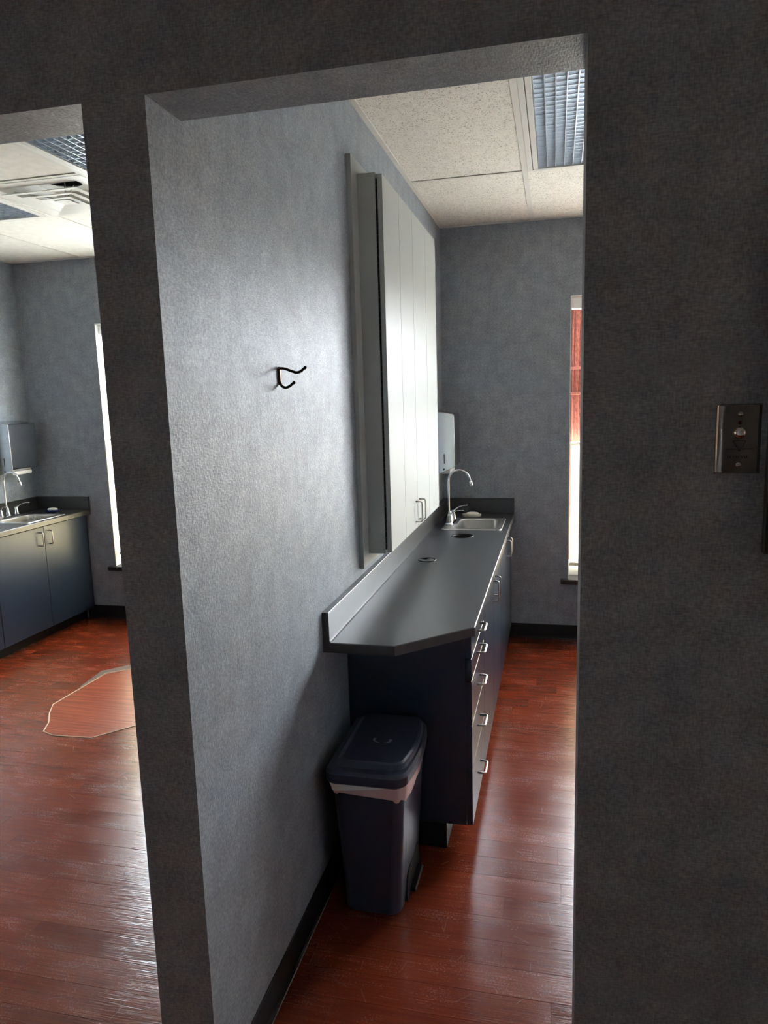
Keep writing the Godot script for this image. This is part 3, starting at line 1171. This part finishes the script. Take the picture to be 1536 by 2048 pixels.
func right_room() -> void:
	# base run
	var t := thing("drawer_unit", "navy base cabinet with five drawers at the near end of the right room counter", "cabinet")
	base_body(t, 0.0, -1.142, -1.6015)
	var ys := [0.831, 0.743, 0.659, 0.491, 0.325, 0.10]
	for k in 5:
		var d := mb()
		box(d, XF - 0.022, XF, ys[k + 1] + 0.0016, ys[k] - 0.0016, -1.6000, -1.1425, 0.0015)
		var dm := obj("drawer", d, M.navy, t)
		handle(dm, Vector3(XF, (ys[k] + ys[k + 1]) * 0.5 + 0.002, -1.37), Vector3.BACK)
	t = thing("door_cabinet", "navy double-door base cabinet between the drawers and the sink cabinet", "cabinet")
	base_body(t, 0.0, -1.602, -2.57)
	door_pair(t, 0.0, -1.602, -2.085, -2.57)
	t = thing("sink_cabinet", "navy double-door cabinet under the right room sink", "cabinet")
	base_body(t, 0.0, -2.571, FAR)
	door_pair(t, 0.0, -2.571, -3.05, -3.53)
	worktop(0.0, "charcoal countertop with one clipped corner on the navy cabinets of the right room", -0.877, true, [[0.135, -2.113, 0.040], [0.231, -2.735, 0.060]])
	# fittings in the worktop
	var gcap := thing("cable_grommet", "small dark cable grommet with a half open cap in the countertop", "grommet", Vector3(0.135, CH, -2.113))
	var st := mb(true)
	lathe(st, [[0.039, -0.03], [0.0395, 0.0], [0.045, 0.0005], [0.045, 0.0025], [0.041, 0.003], [0.036, 0.0], [0.036, -0.03]], Vector3.ZERO, Vector3.UP, 32, false, false)
	obj("sleeve", st, M.black, gcap)
	st = mb()
	var P := PackedVector2Array()
	for k in 25:
		var a := lerpf(0.15, TAU - 1.25, k / 24.0)
		P.append(Vector2(-0.0355 * cos(a), 0.0355 * sin(a)))
	P.append(Vector2(-0.004, -0.008))
	prism(st, P, 1, -0.003, 0.0015)
	obj("cap", st, M.counter, gcap)
	var hole := thing("waste_grommet", "round black lined waste hole in the countertop before the sink", "grommet", Vector3(0.231, CH, -2.735))
	st = mb(true)
	lathe(st, [[0.0595, -0.20], [0.0595, 0.0], [0.064, 0.0005], [0.064, 0.003], [0.060, 0.0035], [0.056, 0.0], [0.056, -0.20]], Vector3.ZERO, Vector3.UP, 40, false, false)
	obj("ring", st, M.black, hole)
	st = mb(true)
	lathe(st, [[0.0555, -0.004], [0.0555, -0.20]], Vector3.ZERO, Vector3.UP, 40, false, true)
	obj("liner", st, M.dark_hole, hole)
	sink(0.0, "small stainless drop-in sink in the right room countertop", "chrome gooseneck faucet behind the right room sink")
	soap(0.0, Vector3(0.209, CH, -3.41), M.soap_plastic, "oval pale soap dish behind the right room sink", "cream soap bar in the pale dish by the right room sink")
	dispenser(0.0, "steel towel dispenser half hidden behind the white wall cabinet")
	wall_cabinet()
	hook()
	bin()

func wall_cabinet() -> void:
	var t := thing("wall_cabinet", "tall shallow off-white wall cabinet with four plain doors above the counter", "cabinet")
	var st := mb()
	box(st, 0.0, 0.018, 1.005, 2.535, -2.75, -1.363, 0.001)
	obj("back_panel", st, M.white_lam, t)
	st = mb()
	box(st, 0.018, 0.086, 1.050, 2.487, -2.655, -1.445, 0.001)
	obj("body", st, M.white_lam, t)
	var zs := [-1.448, -1.735, -2.0, -2.335, -2.655]
	zs = [-1.448, -1.735, -2.018, -2.345, -2.655]
	for k in 4:
		var d := mb()
		box(d, 0.093, 0.112, 1.056, 2.481, zs[k + 1] + 0.0012, zs[k] - 0.0012, 0.001)
		var dm := obj("door", d, M.white_lam, t)
		if k == 1:
			handle(dm, Vector3(0.112, 1.136, zs[2] + 0.046), Vector3.UP)
		if k == 2:
			handle(dm, Vector3(0.112, 1.136, zs[2] - 0.040), Vector3.UP)
	# piano hinge in the gap: knuckles
	st = mb()
	box(st, 0.086, 0.088, 1.07, 2.47, -1.475, -1.452)
	obj("hinge_leaf", st, M.brass_dark, t)
	var kn := mb(true)
	tube(kn, [Vector3(0, -0.0112, 0), Vector3(0, 0.0112, 0)], 0.0032, 8)
	kn.generate_normals()
	var km := kn.commit()
	for k in 56:
		inst("hinge_knuckle", km, M.brass_dark if k % 2 == 0 else M.black, t, Vector3(0.0896, 1.078 + 0.025 * k, -1.4475))

func hook() -> void:
	var t := thing("coat_hook", "small brass double coat hook on the grey partition", "hook", Vector3(0, 1.735, -0.597))
	var st := mb(true)
	# stem plate against the wall
	var rg: Array = []
	for p in [[0.022, 0.004, 0.004], [0.016, 0.0085, 0.007], [0.0, 0.0075, 0.008], [-0.016, 0.006, 0.007], [-0.027, 0.004, 0.0055]]:
		var R := PackedVector3Array()
		for k in 14:
			var a := TAU * k / 14.0
			R.append(Vector3(0.0035 + p[2] * 0.55 * cos(a), p[0], p[1] * sin(a)))
		rg.append(R)
	loft(st, rg)
	obj("stem_plate", st, M.brass, t)
	st = mb(true)
	var up := smooth_path([Vector3(0.004, 0.018, 0), Vector3(0.020, 0.0165, 0), Vector3(0.038, 0.010, 0), Vector3(0.054, 0.005, 0), Vector3(0.066, 0.008, 0), Vector3(0.078, 0.0165, 0)], 5)
	tube(st, up, 0.0038, 10)
	lathe(st, [[0.0005, -0.005], [0.0035, -0.0035], [0.005, 0.0], [0.0035, 0.0035], [0.0005, 0.005]], Vector3(0.079, 0.017, 0), Vector3(0.8, 0.6, 0), 12)
	obj("upper_prong", st, M.brass_dark, t)
	st = mb(true)
	var lo := smooth_path([Vector3(0.004, -0.018, 0), Vector3(0.009, -0.029, 0), Vector3(0.020, -0.0345, 0), Vector3(0.032, -0.031, 0), Vector3(0.044, -0.0225, 0)], 5)
	tube(st, lo, 0.0038, 10)
	lathe(st, [[0.0005, -0.005], [0.0035, -0.0035], [0.005, 0.0], [0.0035, 0.0035], [0.0005, 0.005]], Vector3(0.045, -0.022, 0), Vector3(0.8, 0.6, 0), 12)
	obj("lower_prong", st, M.brass_dark, t)

func bin() -> void:
	var t := thing("waste_bin", "slim navy plastic step bin with a pink liner beside the cabinet end", "bin", Vector3(0, 0, 0))
	var st := mb()
	# tapering body, front (pedal side) towards +x
	var rings: Array = [
		rrect(0.084, 0.258, -1.095, -0.757, 0.03, 0.0, 0.008),
		rrect(0.080, 0.262, -1.100, -0.752, 0.03, 0.006, 0.008),
		rrect(0.056, 0.286, -1.118, -0.732, 0.03, 0.44, 0.014),
		rrect(0.054, 0.288, -1.119, -0.730, 0.03, 0.472, 0.014)]
	loft(st, rings, true, false)
	obj("body", st, M.bin, t)
	# pedal recess and pedal on the front face
	st = mb()
	var xr := 0.268
	prism(st, PackedVector2Array([Vector2(0.012, -1.04), Vector2(0.012, -0.815), Vector2(0.095, -0.835), Vector2(0.110, -0.87), Vector2(0.110, -0.985), Vector2(0.095, -1.02)]), 0, xr - 0.004, xr + 0.0095)
	obj("pedal_recess", st, M.bin_dark, t)
	st = mb()
	box(st, xr + 0.002, xr + 0.030, 0.014, 0.026, -1.0, -0.86, 0.004)
	obj("pedal", st, M.bin_dark, t)
	# liner turned down over the rim
	st = mb(true)
	var n := 0
	var top := rrect(0.050, 0.291, -1.122, -0.726, 0.032, 0.474, 0.015)
	var mid := rrect(0.0485, 0.293, -1.124, -0.7235, 0.034, 0.452, 0.015)
	var bot := rrect(0.050, 0.2915, -1.123, -0.7255, 0.034, 0.432, 0.0145)
	n = top.size()
	for k in n:
		var p := mid[k]
		var w := sin(k * 2.3) * 0.0022 + sin(k * 5.1) * 0.0012
		var c := Vector3(0.17, p.y, -0.925)
		mid[k] = p + (p - c).normalized() * w
		var b := bot[k]
		# lower hem droops towards the near right corner
		var droop := 0.014 * clampf((b.x - 0.05) / 0.24, 0, 1) + 0.006 * sin(k * 1.7)
		if b.z < -0.9:
			droop -= 0.012
		bot[k] = b + Vector3(0, -droop, 0) + (b - Vector3(0.17, b.y, -0.925)).normalized() * (0.0015 * sin(k * 3.7))
	loft(st, [top, mid, bot], false, false)
	var bag := obj("bin_liner", st, M.bag, t)
	st = mb()
	# a fold lying across the near side of the liner
	tri(st, Vector3(0.054, 0.470, -0.7205), Vector3(0.235, 0.463, -0.7205), Vector3(0.066, 0.441, -0.7195), Vector3(0, 0, 1))
	tri(st, Vector3(0.054, 0.470, -0.7235), Vector3(0.235, 0.463, -0.7235), Vector3(0.066, 0.441, -0.7235), Vector3(0, 0, -1))
	obj("liner_fold", st, M.paper, bag)
	# lid: overhanging skirt, shoulder and raised panel
	st = mb()
	loft(st, [
		rrect(0.040, 0.292, -1.126, -0.716, 0.035, 0.468, 0.022),
		rrect(0.036, 0.296, -1.130, -0.712, 0.038, 0.474, 0.022),
		rrect(0.036, 0.296, -1.130, -0.712, 0.038, 0.500, 0.022),
		rrect(0.042, 0.290, -1.124, -0.719, 0.036, 0.511, 0.022),
		rrect(0.060, 0.284, -1.118, -0.742, 0.034, 0.513, 0.022),
		rrect(0.076, 0.280, -1.112, -0.752, 0.032, 0.527, 0.022),
		rrect(0.084, 0.274, -1.104, -0.760, 0.030, 0.531, 0.021)], true, true)
	var lid := obj("lid", st, M.bin, t)
	# worn silver emblem: a broken wreath
	st = mb()
	for s in [-1, 1]:
		for k in 6:
			var a := deg_to_rad(90.0 + s * (20.0 + 17.0 * k))
			var c := Vector3(0.185 + 0.028 * cos(a), 0.5313, -0.905 + 0.019 * sin(a))
			var u := Vector3(-sin(a), 0, cos(a))
			var v := Vector3(cos(a), 0, sin(a))
			var w := 0.0016 + 0.0009 * k
			quad(st, c - u * 0.005 - v * w, c + u * 0.005 - v * w * 0.6, c + u * 0.005 + v * w, c - u * 0.005 + v * w * 0.7, Vector3.UP)
	obj("emblem", st, M.emblem, lid)

func left_room() -> void:
	var t := thing("sink_cabinet", "navy double-door cabinet under the left room sink", "cabinet")
	base_body(t, LX, -2.571, FAR)
	door_pair(t, LX, -2.571, -3.05, -3.53)
	t = thing("door_cabinet", "navy double-door base cabinet cut off by the left edge of the photo", "cabinet")
	base_body(t, LX, -1.602, -2.57)
	door_pair(t, LX, -1.602, -2.085, -2.57)
	worktop(LX, "charcoal countertop with a lit pale front edge in the left room", -1.60, false, [])
	sink(LX, "small stainless drop-in sink in the left room countertop", "chrome gooseneck faucet behind the left room sink")
	soap(LX, Vector3(LX + 0.235, CH, -3.44), M.soap_blue, "blue oval soap dish on the left room countertop", "white soap bar in the blue dish")
	dispenser(LX, "grey steel towel dispenser on the wall above the left room sink")
	# floor repair: a cut-in piece of paler vinyl with a light seam
	var pt := [Vector2(-1.0, -2.62), Vector2(-1.62, -2.66), Vector2(-1.88, -2.60), Vector2(-2.00, -2.50), Vector2(-2.01, -2.28), Vector2(-2.02, -2.03), Vector2(-1.96, -1.92), Vector2(-1.885, -1.82), Vector2(-1.84, -1.72), Vector2(-1.76, -1.69), Vector2(-1.54, -1.70), Vector2(-1.39, -1.87), Vector2(-1.15, -2.05), Vector2(-1.0, -2.25)]
	var pa := thing("floor_patch", "paler orange vinyl patch let into the left room floor", "patch")
	var st := mb()
	var P := PackedVector2Array()
	for p in pt:
		P.append(Vector2(p.y, p.x))
	prism(st, P, 1, 0.0002, 0.0012)
	obj("vinyl_piece", st, M.patch, pa)
	st = mb(true)
	var path: Array = []
	for k in pt.size():
		path.append(Vector3(pt[k].x, 0.0008, pt[k].y))
	path.append(path[0])
	tube(st, path, 0.0035, 6, false)
	obj("seam", st, M.seal, pa)
	st = mb()
	var S := PackedVector2Array()
	var outp := [Vector2(-1.0, -2.80), Vector2(-1.60, -2.78), Vector2(-1.90, -2.70), Vector2(-2.06, -2.54), Vector2(-2.03, -2.28)]
	for k in 5:
		S.append(Vector2(outp[k].y, outp[k].x))
	for k in [4, 3, 2, 1, 0]:
		S.append(P[k])
	prism(st, S, 1, 0.0001, 0.0005)
	obj("bare_edge", st, M.smudge, pa)

func corridor() -> void:
	# stainless call plate
	var t := thing("call_plate", "polished steel call-button plate on the dark corridor wall", "wall plate", Vector3(1.0345, 1.5815, 0))
	var st := mb()
	# crowned plate: flat centre with bowed bevels on the long sides
	var prof := [[-0.0352, 0.0], [-0.0338, 0.0022], [-0.0318, 0.0040], [-0.0290, 0.0054], [-0.0250, 0.0063], [-0.020, 0.0066], [0.020, 0.0066], [0.0250, 0.0063], [0.0290, 0.0054], [0.0318, 0.0040], [0.0338, 0.0022], [0.0352, 0.0]]
	var P := PackedVector2Array()
	for p in prof:
		P.append(Vector2(p[1], p[0]))
	var rows := [[-0.0575, 0.0], [-0.0568, 0.55], [-0.055, 1.0], [0.055, 1.0], [0.0568, 0.55], [0.0575, 0.0]]
	var rings: Array = []
	for i in rows.size() - 1:
		for k in prof.size() - 1:
			var a := Vector3(prof[k][0], rows[i][0], prof[k][1] * rows[i][1])
			var b := Vector3(prof[k + 1][0], rows[i][0], prof[k + 1][1] * rows[i][1])
			var c := Vector3(prof[k + 1][0], rows[i + 1][0], prof[k + 1][1] * rows[i + 1][1])
			var d := Vector3(prof[k][0], rows[i + 1][0], prof[k][1] * rows[i + 1][1])
			quad(st, a, b, c, d, Vector3(0, 0, 1))
	st.set_smooth_group(0)
	obj("plate", st, mat(c8(168, 162, 156), 0.12, 1.0), t)
	for y in [0.041, -0.042]:
		st = mb(true)
		lathe(st, [[0.0046, 0.0], [0.0044, 0.001], [0.003, 0.0022], [0.0005, 0.0026]], Vector3(0.001, y, 0.0064), Vector3(0, 0, 1), 16)
		var sc := obj("screw", st, M.chrome, t)
		st = mb()
		box(st, -0.0035, 0.0045, y - 0.0004, y + 0.0004, 0.0088, 0.0093)
		obj("slot", st, M.black, sc)
	st = mb(true)
	lathe(st, [[0.0034, 0.0], [0.0032, 0.0012], [0.0005, 0.0018]], Vector3(0.001, 0.027, 0.0064), Vector3(0, 0, 1), 14)
	obj("indicator", st, M.red_lens, t)
	st = mb(true)
	lathe(st, [[0.0105, 0.0], [0.0105, 0.0015], [0.0095, 0.0045], [0.0075, 0.0072], [0.004, 0.0086], [0.0004, 0.009]], Vector3(0.001, 0.0105, 0.0064), Vector3(0, 0, 1), 28)
	obj("push_button", st, M.chrome, t)
	st = mb()
	var zt := 0.0069
	for e in [[Vector2(-0.009, -0.003), Vector2(0.011, -0.003)], [Vector2(-0.009, -0.003), Vector2(0.001, -0.020)], [Vector2(0.011, -0.003), Vector2(0.001, -0.020)], [Vector2(-0.018, -0.0165), Vector2(-0.0035, -0.0165)], [Vector2(0.0055, -0.0165), Vector2(0.022, -0.0165)]]:
		tube(st, [Vector3(e[0].x, e[0].y, zt), Vector3(e[1].x, e[1].y, zt)], 0.0006, 6)
	# the row of small worn marks under the triangle
	for k in 8:
		var x := -0.016 + 0.0042 * k
		tube(st, [Vector3(x, -0.0275, zt), Vector3(x + (0.0016 if k % 3 != 1 else 0.0), -0.0315, zt)], 0.0005, 5)
	obj("engraving", st, M.engrave, t)
	# edge of a dark board further right
	var b := thing("wall_board", "dark teal board hanging right of the steel call plate", "board", Vector3(1.078, 1.391, 0))
	st = mb()
	box(st, 0.0, 0.6, 0.0, 0.52, 0.0, 0.014, 0.002)
	obj("backing", st, M.teal_edge, b)
	st = mb()
	box(st, 0.003, 0.597, 0.003, 0.517, 0.014, 0.018, 0.001)
	obj("face", st, M.teal, b)
